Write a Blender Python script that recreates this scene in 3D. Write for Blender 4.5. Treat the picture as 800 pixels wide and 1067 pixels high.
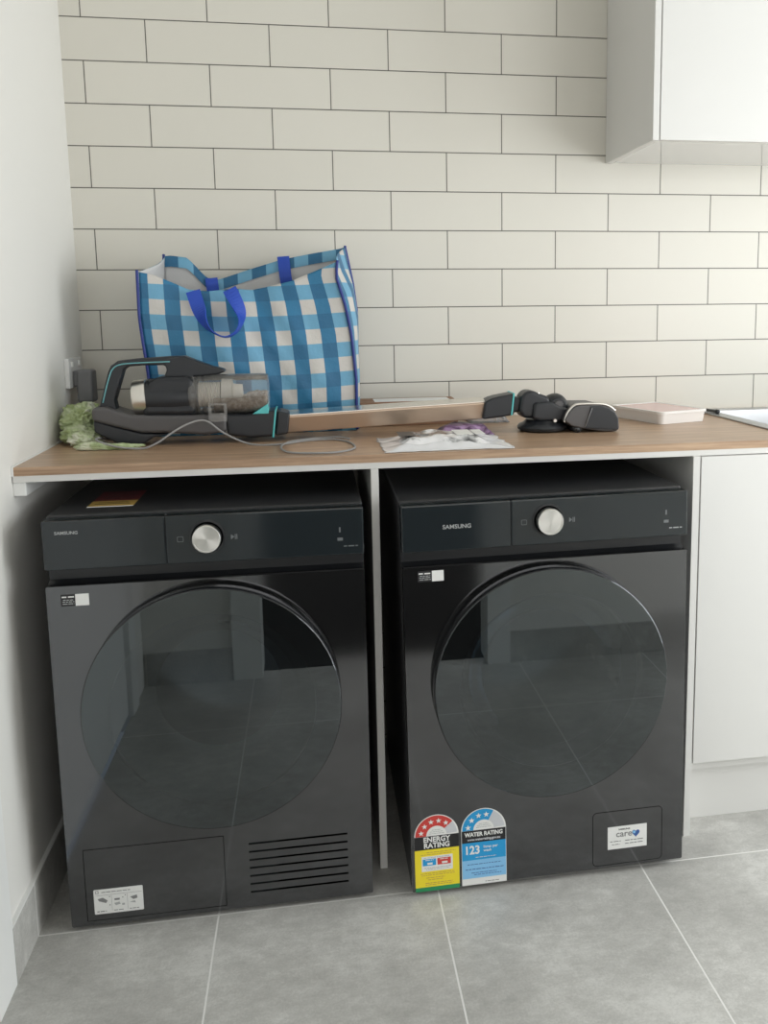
import bpy, bmesh, math, random
from mathutils import Vector, Matrix, noise
from math import sin, cos, pi, radians
random.seed(7)
C = bpy.context.scene.collection
for o in list(bpy.data.objects): bpy.data.objects.remove(o)

# ------------------------------------------------------------------ camera
F, CX, CY = 911.0105, 475.9889, 452.4494
cd = bpy.data.cameras.new('camera'); cam = bpy.data.objects.new('camera', cd); C.objects.link(cam)
cd.sensor_fit = 'HORIZONTAL'; cd.sensor_width = 36.0; cd.lens = F/800*36
cd.shift_x = (400-CX)/800; cd.shift_y = (CY-533.5)/800; cd.clip_start = .02
cam.location = (0.5824, -2.3902, 1.225)
Rz = Matrix.Rotation(-0.1637, 3, 'Z'); Rx = Matrix.Rotation(-0.1405, 3, 'X'); Ry = Matrix.Rotation(0.0105, 3, 'Y')
cam.rotation_euler = (Rz @ Rx @ Ry @ Matrix.Rotation(pi/2, 3, 'X')).to_euler()
bpy.context.scene.camera = cam

# ------------------------------------------------------------------ world, lights, exposure
vs = bpy.context.scene.view_settings
vs.view_transform = 'Standard'; vs.look = 'None'; vs.gamma = 1; vs.use_curve_mapping = False
vs.exposure = 0.16
bpy.context.scene.display_settings.display_device = 'sRGB'
w = bpy.data.worlds.new('world'); bpy.context.scene.world = w; w.use_nodes = True
w.node_tree.nodes['Background'].inputs[0].default_value = (.80, .90, 1, 1)
w.node_tree.nodes['Background'].inputs[1].default_value = .5

def area(name, loc, rot, sx, sy, power, col):
    l = bpy.data.lights.new(name, 'AREA'); l.shape = 'RECTANGLE'; l.size = sx; l.size_y = sy
    l.energy = power; l.color = col
    o = bpy.data.objects.new(name, l); C.objects.link(o); o.location = loc; o.rotation_euler = rot
    return o
# daylight through the glazed opening in the right-hand wall, and through the hall window behind the camera
area('daylight_right', (3.36, -1.25, 1.15), (0, radians(90), 0), 2.0, 1.15, 44, (.94, .985, 1))
area('daylight_hall', (1.3, -4.92, 1.35), (radians(90), 0, 0), 2.6, 1.9, 20, (1, .955, .89))
area('daylight_front', (2.52, -2.10, 1.40), (radians(90), 0, 0), 1.1, 1.0, 13, (.97, .985, 1))

# ------------------------------------------------------------------ materials
def mat(name, col=(.8, .8, .8), rough=.5, metal=0.0, **k):
    m = bpy.data.materials.new(name); m.use_nodes = True
    b = m.node_tree.nodes['Principled BSDF']
    b.inputs['Base Color'].default_value = (*col, 1); b.inputs['Roughness'].default_value = rough
    b.inputs['Metallic'].default_value = metal
    for kk, v in k.items():
        b.inputs[kk.replace('_', ' ')].default_value = v
    return m
def N(m, t, **k):
    n = m.node_tree.nodes.new(t)
    for a, v in k.items(): setattr(n, a, v)
    return n
def L(m, a, b): m.node_tree.links.new(a, b)
def P(m): return m.node_tree.nodes['Principled BSDF']
def ramp(m, fac, stops):
    r = N(m, 'ShaderNodeValToRGB'); e = r.color_ramp.elements
    while len(e) < len(stops): e.new(.5)
    for x, (p, c) in zip(e, stops): x.position = p; x.color = (*c, 1)
    L(m, fac, r.inputs[0]); return r
def coords(m, scale=(1, 1, 1), loc=(0, 0, 0), kind='Object'):
    tc = N(m, 'ShaderNodeTexCoord'); mp = N(m, 'ShaderNodeMapping')
    mp.inputs['Scale'].default_value = scale; mp.inputs['Location'].default_value = loc
    L(m, tc.outputs[kind], mp.inputs[0]); return mp.outputs[0]
def noise_tex(m, vec, scale, detail=4, rough=.5):
    n = N(m, 'ShaderNodeTexNoise'); n.inputs['Scale'].default_value = scale
    n.inputs['Detail'].default_value = detail; n.inputs['Roughness'].default_value = rough
    L(m, vec, n.inputs['Vector']); return n.outputs['Fac']
def bump(m, h, strength=.2, dist=.002):
    b = N(m, 'ShaderNodeBump'); b.inputs['Strength'].default_value = strength; b.inputs['Distance'].default_value = dist
    L(m, h, b.inputs['Height']); L(m, b.outputs[0], P(m).inputs['Normal'])

M = {}
# painted plaster
M['paint'] = m = mat('painted_plaster', (.80, .785, .745), .6)
bump(m, noise_tex(m, coords(m), 180, 3), .06, .001)
M['ceiling'] = mat('ceiling_paint', (.84, .83, .80), .7)
M['trim'] = mat('white_trim', (.84, .84, .82), .4)
M['cab'] = mat('white_melamine', (.70, .69, .665), .35)
M['cabgloss'] = mat('gloss_melamine', (.70, .695, .67), .08)
M['dark'] = mat('dark_gap', (.02, .02, .02), .6)
# wall tiles
M['tile'] = m = mat('wall_tile', (.7, .7, .66), .32)
tc = N(m, 'ShaderNodeTexCoord'); sp = N(m, 'ShaderNodeSeparateXYZ'); cb = N(m, 'ShaderNodeCombineXYZ')
L(m, tc.outputs['Object'], sp.inputs[0])
ax = N(m, 'ShaderNodeMath', operation='ADD'); ax.inputs[1].default_value = .302-.0506; L(m, sp.outputs['X'], ax.inputs[0])
az = N(m, 'ShaderNodeMath', operation='SUBTRACT'); az.inputs[1].default_value = 1.9492-.102*19; L(m, sp.outputs['Z'], az.inputs[0])
L(m, ax.outputs[0], cb.inputs['X']); L(m, az.outputs[0], cb.inputs['Y'])
br = N(m, 'ShaderNodeTexBrick'); br.offset = .5; br.offset_frequency = 2; br.squash = 1
for k, v in dict(Scale=1.0, Bias=0.0).items(): br.inputs[k].default_value = v
br.inputs['Mortar Size'].default_value = .0015; br.inputs['Mortar Smooth'].default_value = .25
br.inputs['Brick Width'].default_value = .302; br.inputs['Row Height'].default_value = .102
br.inputs['Color1'].default_value = (.69, .665, .595, 1); br.inputs['Color2'].default_value = (.71, .685, .615, 1)
br.inputs['Mortar'].default_value = (.105, .10, .08, 1)
L(m, cb.outputs[0], br.inputs['Vector']); L(m, br.outputs['Color'], P(m).inputs['Base Color'])
inv = N(m, 'ShaderNodeMath', operation='SUBTRACT'); inv.inputs[0].default_value = 1; L(m, br.outputs['Fac'], inv.inputs[1])
bump(m, inv.outputs[0], .5, .001)
# floor tiles
def floor_tile(name, horizontal=True):
    m = mat(name, (.4, .4, .4), .42)
    tc = N(m, 'ShaderNodeTexCoord'); mp = N(m, 'ShaderNodeMapping'); L(m, tc.outputs['Object'], mp.inputs[0])
    br = N(m, 'ShaderNodeTexBrick'); br.offset = 0; br.offset_frequency = 1
    if horizontal:
        mp.inputs['Location'].default_value = (-.3572+.4546*4, .6885+.909*5, 0)
        br.inputs['Brick Width'].default_value = .4546; br.inputs['Row Height'].default_value = .909
    else:   # skirting tiles on the left wall: run along Y
        mp.inputs['Rotation'].default_value = (0, 0, -pi/2)
        mp.inputs['Location'].default_value = (.6885+.4546*4, 3, 0)
        mp.inputs['Rotation'].default_value = (0, 0, 0)
        sp = N(m, 'ShaderNodeSeparateXYZ'); cb = N(m, 'ShaderNodeCombineXYZ'); L(m, tc.outputs['Object'], sp.inputs[0])
        L(m, sp.outputs['Y'], cb.inputs['X']); L(m, cb.outputs[0], mp.inputs[0])
        br.inputs['Brick Width'].default_value = .4546; br.inputs['Row Height'].default_value = 6
    br.inputs['Scale'].default_value = 1; br.inputs['Bias'].default_value = 0
    br.inputs['Mortar Size'].default_value = .0022; br.inputs['Mortar Smooth'].default_value = .3
    L(m, mp.outputs[0], br.inputs['Vector'])
    obj = tc.outputs['Object']
    n1 = noise_tex(m, obj, 3.2, 9, .68)
    st = N(m, 'ShaderNodeMapping'); st.inputs['Scale'].default_value = (1, 1.6, 1); L(m, obj, st.inputs[0])
    n2 = noise_tex(m, st.outputs[0], 22, 10, .75)
    n3 = noise_tex(m, obj, 210, 4, .7); av = N(m, 'ShaderNodeMath', operation='MULTIPLY_ADD'); av.inputs[1].default_value = .45; L(m, n3, av.inputs[0]); a2 = N(m, 'ShaderNodeMath', operation='MULTIPLY_ADD'); a2.inputs[1].default_value = .75; a2.inputs[2].default_value = -.10; L(m, n2, a2.inputs[0]); L(m, a2.outputs[0], av.inputs[2]); mx = N(m, 'ShaderNodeMath', operation='ADD'); L(m, n1, mx.inputs[0]); L(m, av.outputs[0], mx.inputs[1])
    r = ramp(m, mx.outputs[0], [(.62, (.405, .395, .372)), (.95, (.51, .50, .472)), (1.0, (.375, .37, .355)), ])
    mh = N(m, 'ShaderNodeMath', operation='MULTIPLY'); mh.inputs[1].default_value = .5; L(m, mx.outputs[0], mh.inputs[0])
    L(m, mh.outputs[0], r.inputs[0])
    e = r.color_ramp.elements
    e[0].position = .41; e[1].position = .51; e[2].position = .60; e[2].color = (.64, .63, .598, 1)
    mc = N(m, 'ShaderNodeMix', data_type='RGBA')
    L(m, br.outputs['Fac'], mc.inputs[0]); L(m, r.outputs[0], mc.inputs[6]); mc.inputs[7].default_value = (.80, .79, .76, 1)
    L(m, mc.outputs[2], P(m).inputs['Base Color'])
    inv = N(m, 'ShaderNodeMath', operation='SUBTRACT'); inv.inputs[0].default_value = 1; L(m, br.outputs['Fac'], inv.inputs[1])
    bump(m, inv.outputs[0], .4, .001)
    return m
M['floor'] = floor_tile('grey_stone_tile'); M['skirt'] = floor_tile('grey_skirting_tile', False)
M['carpet'] = m = mat('charcoal_carpet', (.05, .05, .05), .95)
# wood
M['wood'] = m = mat('oak_laminate', (.3, .2, .13), .33)
v = coords(m, (1.2, 14, 14)); n = noise_tex(m, v, 3.5, 8, .65); v2 = coords(m, (2.5, 60, 60)); n2 = noise_tex(m, v2, 3, 4)
ad = N(m, 'ShaderNodeMath', operation='ADD'); L(m, n, ad.inputs[0]); L(m, n2, ad.inputs[1])
hf = N(m, 'ShaderNodeMath', operation='MULTIPLY'); hf.inputs[1].default_value = .5; L(m, ad.outputs[0], hf.inputs[0])
r = ramp(m, hf.outputs[0], [(.36, (.30, .185, .112)), (.5, (.42, .275, .175)), (.64, (.54, .375, .245))]); L(m, r.outputs[0], P(m).inputs['Base Color'])
# appliances
M['blacksteel'] = m = mat('black_stainless', (.140, .142, .148), .09, 1.0)
v = coords(m, (1, 1, 90)); n = noise_tex(m, v, 9, 5); bump(m, n, .018, .0006)
M['fascia'] = mat('glossy_fascia', (.014, .019, .022), .10, .0, Specular_IOR_Level=.6)
M['lid'] = mat('appliance_lid', (.02, .021, .023), .42)
M['sidesteel'] = mat('appliance_side', (.030, .031, .034), .35)
M['blackplastic'] = mat('black_plastic', (.013, .014, .016), .32)
M['rim'] = mat('gloss_rim', (.010, .011, .013), .06)
M['drum'] = mat('drum_steel', (.42, .43, .45), .38, 1.0)
M['bowl'] = mat('bowl_plastic', (.16, .17, .18), .2)
M['knob'] = m = mat('brushed_dial', (.74, .73, .70), .30, 1.0, Anisotropic=.85)
tg = N(m, 'ShaderNodeTangent', direction_type='RADIAL', axis='Z'); L(m, tg.outputs[0], P(m).inputs['Tangent'])
def glassy(name, tint, ior, rough=.02, gcol=(1, 1, 1), cap=1.0):
    m = bpy.data.materials.new(name); m.use_nodes = True; nt = m.node_tree; nt.nodes.clear()
    o = N(m, 'ShaderNodeOutputMaterial'); mx = N(m, 'ShaderNodeMixShader'); t = N(m, 'ShaderNodeBsdfTransparent'); g = N(m, 'ShaderNodeBsdfGlossy'); f = N(m, 'ShaderNodeFresnel')
    t.inputs[0].default_value = (*tint, 1); g.inputs['Color'].default_value = (*gcol, 1); g.inputs['Roughness'].default_value = rough; f.inputs[0].default_value = ior
    mn = N(m, 'ShaderNodeMath', operation='MINIMUM'); mn.inputs[1].default_value = cap; L(m, f.outputs[0], mn.inputs[0])
    L(m, mn.outputs[0], mx.inputs[0]); L(m, t.outputs[0], mx.inputs[1]); L(m, g.outputs[0], mx.inputs[2]); L(m, mx.outputs[0], o.inputs[0])
    return m
M['doorglass'] = glassy('smoked_door_glass', (.26, .30, .32), 2.1, .012, (.88, .96, 1))
M['bowlglass'] = glassy('door_bowl_glass', (.72, .76, .78), 1.25, .05, (.5, .55, .6))
M['clear'] = glassy('clear_plastic', (.95, .945, .93), 1.3, .10, (1, 1, 1), .16)
M['white'] = mat('white_print', (.82, .82, .80), .45)
M['grey_print'] = mat('grey_print', (.22, .22, .22), .5)
M['lightprint'] = mat('pale_grey_print', (.62, .63, .66), .45)
M['black_print'] = mat('black_print', (.015, .015, .017), .4)
M['silver_print'] = mat('silver_print', (.42, .43, .43), .4)
M['dimprint'] = mat('dim_grey_print', (.16, .17, .175), .4)
M['red'] = mat('red_print', (.62, .055, .045), .45)
M['blue'] = mat('blue_print', (.02, .33, .68), .45)
M['lblue'] = mat('pale_blue_print', (.25, .55, .85), .45)
M['navy'] = mat('navy_print', (.05, .12, .35), .45)
M['yellow'] = mat('yellow_print', (.88, .72, .03), .45)
M['green'] = mat('green_print', (.02, .26, .10), .45)
M['maroon'] = mat('maroon_print', (.16, .03, .035), .5)
M['gold'] = mat('gold_print', (.55, .36, .09), .5)
# vacuum
M['vacblack'] = mat('vacuum_black', (.016, .018, .022), .38)
M['vacgrey'] = mat('vacuum_grey', (.085, .081, .082), .45)
M['teal'] = mat('teal_plastic', (.10, .52, .52), .4)
M['silver'] = mat('satin_silver', (.72, .69, .64), .28, 1.0)
M['alu'] = m = mat('aluminium_tube', (.78, .74, .69), .2, 1.0)
M['bronze'] = mat('bronze_tube', (.56, .43, .33), .3, .9)
M['tealpale'] = mat('pale_teal_line', (.16, .42, .45), .45)
M['filter'] = m = mat('filter_beige', (.74, .70, .63), .8)
M['debris'] = m = mat('dust_and_hair', (.2, .16, .12), .95)
r = ramp(m, noise_tex(m, coords(m), 110, 4, .6), [(.34, (.20, .155, .12)), (.5, (.36, .30, .24)), (.68, (.56, .50, .43))]); L(m, r.outputs[0], P(m).inputs['Base Color'])
M['adapter'] = mat('adapter_grey', (.16, .16, .165), .5)
M['cable'] = mat('cable_grey', (.30, .30, .30), .5)
M['socket'] = mat('socket_white', (.74, .74, .73), .25)
# cloth
M['cloth'] = m = mat('green_towelling', (.5, .55, .35), .95)
r = ramp(m, noise_tex(m, coords(m), 26, 4), [(.38, (.36, .43, .20)), (.52, (.52, .60, .36)), (.64, (.74, .76, .62))]); L(m, r.outputs[0], P(m).inputs['Base Color'])
bump(m, noise_tex(m, coords(m), 300, 4), .6, .003)
# bag
M['gingham'] = m = mat('gingham_fabric', (.5, .5, .5), .42)
uv = N(m, 'ShaderNodeUVMap'); sp = N(m, 'ShaderNodeSeparateXYZ'); L(m, uv.outputs[0], sp.inputs[0])
def stripe(out, off, per):
    a = N(m, 'ShaderNodeMath', operation='ADD'); a.inputs[1].default_value = off; L(m, out, a.inputs[0])
    d = N(m, 'ShaderNodeMath', operation='DIVIDE'); d.inputs[1].default_value = per; L(m, a.outputs[0], d.inputs[0])
    f = N(m, 'ShaderNodeMath', operation='FRACT'); L(m, d.outputs[0], f.inputs[0])
    g = N(m, 'ShaderNodeMath', operation='LESS_THAN'); g.inputs[1].default_value = .5; L(m, f.outputs[0], g.inputs[0])
    return g.outputs[0]
PER = .0712
cx_ = stripe(sp.outputs['X'], .465, PER); cy_ = stripe(sp.outputs['Y'], .234, PER)
m1 = N(m, 'ShaderNodeMix', data_type='RGBA'); L(m, cy_, m1.inputs[0]); m1.inputs[6].default_value = (.60, .575, .54, 1); m1.inputs[7].default_value = (.15, .38, .56, 1)
m2 = N(m, 'ShaderNodeMix', data_type='RGBA'); L(m, cy_, m2.inputs[0]); m2.inputs[6].default_value = (.028, .18, .34, 1); m2.inputs[7].default_value = (.020, .135, .27, 1)
m3 = N(m, 'ShaderNodeMix', data_type='RGBA'); L(m, cx_, m3.inputs[0]); L(m, m1.outputs[2], m3.inputs[6]); L(m, m2.outputs[2], m3.inputs[7])
L(m, m3.outputs[2], P(m).inputs['Base Color'])
bump(m, noise_tex(m, coords(m), 60, 5, .6), .35, .004)
M['baglining'] = m = mat('bag_lining', (.60, .60, .60), .6); bump(m, noise_tex(m, coords(m), 40, 4), .3, .004)
M['webbing'] = mat('royal_blue_webbing', (.018, .07, .46), .55)
M['piping'] = mat('navy_piping', (.018, .035, .22), .5)
# small things
M['card'] = mat('brown_cardboard', (.30, .17, .10), .7)
M['tub'] = mat('white_tub', (.82, .79, .76), .3)
M['tublid'] = mat('pink_film_lid', (.72, .50, .47), .25)
M['steel'] = mat('sink_steel', (.42, .43, .44), .32, 1.0)
M['purple'] = m = mat('purple_film', (.30, .17, .33), .3)
r = ramp(m, noise_tex(m, coords(m, (1, 6, 1)), 30, 3), [(.42, (.10, .045, .11)), (.6, (.32, .20, .34))]); L(m, r.outputs[0], P(m).inputs['Base Color'])
M['packet'] = m = mat('clear_packet_with_papers', (.6, .6, .6), .18)
r = ramp(m, noise_tex(m, coords(m, (1.1, .8, 1)), 17, 4, .55), [(.40, (.09, .09, .095)), (.47, (.42, .42, .42)), (.53, (.84, .83, .84)), (.62, (.85, .84, .85))]); L(m, r.outputs[0], P(m).inputs['Base Color'])
def filmy(name, k, col):
    m = glassy(name, (.96, .96, .97), 1.45, .16); nt = m.node_tree; o = nt.nodes['Material Output']; mx = [n for n in nt.nodes if n.type == 'MIX_SHADER'][0]
    d = N(m, 'ShaderNodeBsdfDiffuse'); d.inputs[0].default_value = (*col, 1); x = N(m, 'ShaderNodeMixShader'); x.inputs[0].default_value = k
    L(m, mx.outputs[0], x.inputs[1]); L(m, d.outputs[0], x.inputs[2]); L(m, x.outputs[0], o.inputs[0]); return m
M['sleeve'] = mat('packet_sleeve', (.78, .78, .80), .12)
M['clear'] = filmy('clear_bin_plastic', .13, (.72, .70, .66))
M['film'] = filmy('thin_clear_film', .14, (.78, .78, .80))

# ------------------------------------------------------------------ helpers
def link(name, me, m, parent=None, smooth=False, loc=None, rot=None):
    o = bpy.data.objects.new(name, me); C.objects.link(o)
    for mm in (m if isinstance(m, (list, tuple)) else [m]): me.materials.append(M[mm])
    if parent: o.parent = parent
    if loc is not None: o.location = loc
    if rot is not None: o.rotation_euler = rot
    if smooth:
        for p in me.polygons: p.use_smooth = True
    return o
def fin(name, bm, m, parent=None, smooth=False, **k):
    bmesh.ops.recalc_face_normals(bm, faces=bm.faces)
    me = bpy.data.meshes.new(name); bm.to_mesh(me); bm.free()
    return link(name, me, m, parent, smooth, **k)
def box(bm, a, b):
    r = bmesh.ops.create_cube(bm, size=1)
    for v in r['verts']: v.co = Vector([(a[i]+b[i])/2 + v.co[i]*(b[i]-a[i]) for i in range(3)])
    return r['verts']
def bev(o, wd, seg=2, ang=35):
    md = o.modifiers.new('bevel', 'BEVEL'); md.width = wd; md.segments = seg; md.limit_method = 'ANGLE'; md.angle_limit = radians(ang)
    md.harden_normals = False
    return o
def boxo(name, a, b, m, parent=None, bw=0, seg=2, smooth=False):
    bm = bmesh.new(); box(bm, a, b); o = fin(name, bm, m, parent, smooth)
    if bw: bev(o, bw, seg)
    return o
def prism(name, poly, y0, y1, m, parent=None, bw=0, seg=3, axis='y', smooth=True, tw=None):
    """poly in (x,z) extruded from y0 to y1"""
    bm = bmesh.new(); n = len(poly)
    f = [bm.verts.new((p[0], y0, p[1])) for p in poly]; g = [bm.verts.new((p[0], y1, p[1])) for p in poly]
    bm.faces.new(f); bm.faces.new(list(reversed(g)))
    for i in range(n): bm.faces.new((f[i], g[i], g[(i+1) % n], f[(i+1) % n]))
    o = fin(name, bm, m, parent)
    if bw:
        bev(o, bw, seg, 30)
        if smooth:
            for p in o.data.polygons: p.use_smooth = True
            wn = o.modifiers.new('wn', 'WEIGHTED_NORMAL'); wn.keep_sharp = True
    return o
def lathe(name, prof, m, parent=None, seg=96, smooth=True, loc=(0, 0, 0), rot=(0, 0, 0), ang=40):
    """prof of (r,z) around local Z"""
    bm = bmesh.new(); rings = []
    for r, z in prof:
        if r < 1e-6: rings.append([bm.verts.new((0, 0, z))])
        else: rings.append([bm.verts.new((r*cos(2*pi*i/seg), r*sin(2*pi*i/seg), z)) for i in range(seg)])
    for a, b in zip(rings, rings[1:]):
        for i in range(seg):
            j = (i+1) % seg
            if len(a) == 1 and len(b) == 1: continue
            if len(a) == 1: bm.faces.new((a[0], b[i], b[j]))
            elif len(b) == 1: bm.faces.new((a[i], a[j], b[0]))
            else: bm.faces.new((a[i], a[j], b[j], b[i]))
    o = fin(name, bm, m, parent, smooth, loc=loc, rot=rot)
    try: smooth and o.data.set_sharp_from_angle(angle=radians(ang))
    except Exception: pass
    return o
def catmull(pts, n=8, closed=False):
    pts = [Vector(p) for p in pts]; out = []
    k = len(pts); rng = range(k if closed else k-1)
    for i in rng:
        if closed: p = [pts[(i+j) % k] for j in (-1, 0, 1, 2)]
        else: p = [pts[max(0, min(k-1, i+j))] for j in (-1, 0, 1, 2)]
        for s in range(n):
            t = s/n
            out.append(.5*((2*p[1]) + (-p[0]+p[2])*t + (2*p[0]-5*p[1]+4*p[2]-p[3])*t*t + (-p[0]+3*p[1]-3*p[2]+p[3])*t**3))
    if not closed: out.append(pts[-1])
    return out
def tube(bm, pts, r, seg=10, caps=True):
    pts = [Vector(p) for p in pts]; rings = []; up = None
    for i, p in enumerate(pts):
        t = (pts[min(i+1, len(pts)-1)]-pts[max(i-1, 0)]).normalized()
        if up is None: up = Vector((0, 0, 1)) if abs(t.z) < .9 else Vector((0, 1, 0))
        a = t.cross(up).normalized(); b = a.cross(t).normalized(); up = b
        rr = r[i] if isinstance(r, (list, tuple)) else r
        rings.append([bm.verts.new(p+a*rr*cos(2*pi*k/seg)+b*rr*sin(2*pi*k/seg)) for k in range(seg)])
    for x, y in zip(rings, rings[1:]):
        for k in range(seg): bm.faces.new((x[k], x[(k+1) % seg], y[(k+1) % seg], y[k]))
    if caps: bm.faces.new(rings[0]); bm.faces.new(list(reversed(rings[-1])))
def tubeo(name, pts, r, m, parent=None, seg=10):
    bm = bmesh.new(); tube(bm, pts, r, seg); return fin(name, bm, m, parent, True)
def curve_mesh(cu):
    o = bpy.data.objects.new('tmp', cu); C.objects.link(o)
    dg = bpy.context.evaluated_depsgraph_get(); dg.update()
    me = bpy.data.meshes.new_from_object(o.evaluated_get(dg)); bpy.data.objects.remove(o); return me
XZ = Matrix.Rotation(pi/2, 4, 'X')      # curve plane (x,y) -> (x,z), facing -y
def plate(name, loops, yb, yf, m, parent=None):
    """flat plate with holes; loops in (x,z), back at yb, front at yf (yf<yb)"""
    cu = bpy.data.curves.new(name, 'CURVE'); cu.dimensions = '2D'; cu.fill_mode = 'BOTH'; cu.extrude = (yb-yf)/2
    for lp in loops:
        s = cu.splines.new('POLY'); s.points.add(len(lp)-1); s.use_cyclic_u = True
        for q, p in zip(s.points, lp): q.co = (p[0], p[1], 0, 1)
    me = curve_mesh(cu); me.transform(Matrix.Translation((0, (yb+yf)/2, 0)) @ XZ)
    me.name = name
    return link(name, me, m, parent)
def plates(name, loops, *a):
    for lp in loops: plate(name, [lp], *a)
def text(name, s, size, x, z, y, m, parent=None, align='CENTER', bold=0, sx=1.0, th=.0003, flat=False, rotm=None):
    cu = bpy.data.curves.new(name, 'FONT'); cu.body = s; cu.size = size; cu.align_x = align; cu.offset = bold; cu.extrude = th
    cu.resolution_u = 3
    me = curve_mesh(cu)
    me.transform(Matrix.Diagonal((sx, 1, 1, 1)))
    me.transform(Matrix.Translation((x, y, z)) @ (rotm or XZ)); me.name = name
    return link(name, me, m, parent)
def rect(x0, z0, x1, z1, r=0, n=5):
    if not r: return [(x0, z0), (x1, z0), (x1, z1), (x0, z1)]
    out = []
    for cx, cz, a in ((x1-r, z0+r, -90), (x1-r, z1-r, 0), (x0+r, z1-r, 90), (x0+r, z0+r, 180)):
        for i in range(n+1):
            t = radians(a+90*i/n); out.append((cx+r*cos(t), cz+r*sin(t)))
    return out
def circle(cx, cz, r, n=96): return [(cx+r*cos(2*pi*i/n), cz+r*sin(2*pi*i/n)) for i in range(n)]
def empty(name, loc, rot=(0, 0, 0)):
    o = bpy.data.objects.new(name, None); C.objects.link(o); o.location = loc; o.rotation_euler = rot; o.empty_display_size = .05
    return o
def tag(o, label, cat, group=None):
    o['label'] = label; o['category'] = cat
    if group: o['group'] = group
    return o
def struct(o, label=None):
    o['kind'] = 'structure'
    if label: o['label'] = label
    return o

# ------------------------------------------------------------------ room shell
XR, YB, ZC = 3.2, -1.96, 2.6
struct(boxo('floor', (0, -2.01, -.05), (XR, 0, 0), 'floor'))
struct(boxo('floor', (-1.2, -5.0, -.05), (XR, -2.01, -.002), 'carpet'))
struct(boxo('wall_back', (-.12, 0, -.05), (XR+.12, .12, ZC), 'tile'))
# left wall with a door opening (y -1.74 .. -.90)
bm = bmesh.new(); box(bm, (-.1, -.895, -.05), (0, 0, ZC)); box(bm, (-.1, -2.01, -.05), (0, -1.74, ZC)); box(bm, (-.1, -1.74, 2.06), (0, -.895, ZC))
struct(fin('wall_left', bm, 'paint'))
# right wall with the glazed opening
bm = bmesh.new(); box(bm, (XR, -.62, -.05), (XR+.12, 0, ZC)); box(bm, (XR, -5, -.05), (XR+.12, -1.88, ZC)); box(bm, (XR, -1.88, 2.2), (XR+.12, -.62, ZC))
struct(fin('wall_right', bm, 'paint'))
struct(boxo('ceiling', (-1.2, -5.0, ZC), (XR+.12, .12, ZC+.08), 'ceiling'))
# partition between laundry and hall: only its lower part shows (mirrored in the machines)
struct(boxo('wall_front', (1.235, YB-.1, -.05), (XR, YB, .70), 'paint'))
bm = bmesh.new(); box(bm, (1.75, YB-.1, .70), (XR, YB, .88)); box(bm, (1.75, YB-.1, 2.10), (XR, YB, ZC)); box(bm, (1.75, YB-.1, .88), (1.95, YB, 2.10)); box(bm, (3.09, YB-.1, .88), (XR, YB, 2.10))
struct(fin('wall_front', bm, 'paint'))
struct(plate('window_3', [rect(1.95, .88, 3.09, 2.10), rect(1.99, .92, 3.05, 2.06)], YB-.04, YB-.08, 'trim'))
struct(boxo('wall_front', (0, YB-.1, -.05), (.29, YB, .70), 'paint'))
struct(boxo('trim_1', (.29, YB-.115, 0), (.385, YB+.012, .70), 'trim'))
struct(boxo('trim_2', (1.155, YB-.115, 0), (1.235, YB+.012, .70), 'trim'))
struct(boxo('baseboard_front', (1.235, YB, 0), (XR, YB+.009, .112), 'skirt'))
struct(boxo('baseboard_front', (.012, YB, 0), (.29, YB+.009, .112), 'skirt'))
struct(boxo('wall_hall_left', (-1.3, -5, -.05), (-1.2, -2.01, ZC), 'paint'))
bm = bmesh.new(); box(bm, (-1.2, -5.1, -.05), (0, -5, ZC)); box(bm, (2.6, -5.1, -.05), (XR, -5, ZC)); box(bm, (0, -5.1, -.05), (2.6, -5, .4)); box(bm, (0, -5.1, 2.3), (2.6, -5, ZC))
struct(fin('wall_hall_back', bm, 'paint'))
# window frames
wf = struct(plate('window_1', [rect(0, .4, 2.6, 2.3), rect(.05, .45, 1.27, 2.25), rect(1.33, .45, 2.55, 2.25)], -4.96, -5.0, 'trim'))
bm = bmesh.new(); box(bm, (XR+.04, -1.88, 0), (XR+.08, -1.83, 2.2)); box(bm, (XR+.04, -.67, 0), (XR+.08, -.62, 2.2)); box(bm, (XR+.04, -1.83, 2.15), (XR+.08, -.67, 2.2))
struct(fin('window_2', bm, 'trim'))
# left door and its casing
struct(boxo('trim_3', (-.1, -.905, 0), (.009, -.8165, 2.14), 'trim', bw=.001))
struct(boxo('trim_4', (-.1, -1.82, 0), (.009, -1.735, 2.14), 'trim', bw=.001))
struct(boxo('trim_5', (-.1, -1.735, 2.05), (.009, -.905, 2.14), 'trim', bw=.001))
d = struct(boxo('door_1', (-.045, -1.735, .008), (-.008, -.905, 2.05), 'trim'))
# skirting tile on the left wall + pale sealant lines
struct(boxo('baseboard_left', (0, -.8156, 0), (.009, -.02, .112), 'skirt'))
struct(boxo('trim_6', (0, -.8156, .112), (.0085, -.02, .1155), 'trim'))
# bead of sealant where worktop meets left wall
struct(boxo('trim_7', (0, -.600, .9135), (.0045, -.002, .9345), 'trim', bw=.001))

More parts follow.
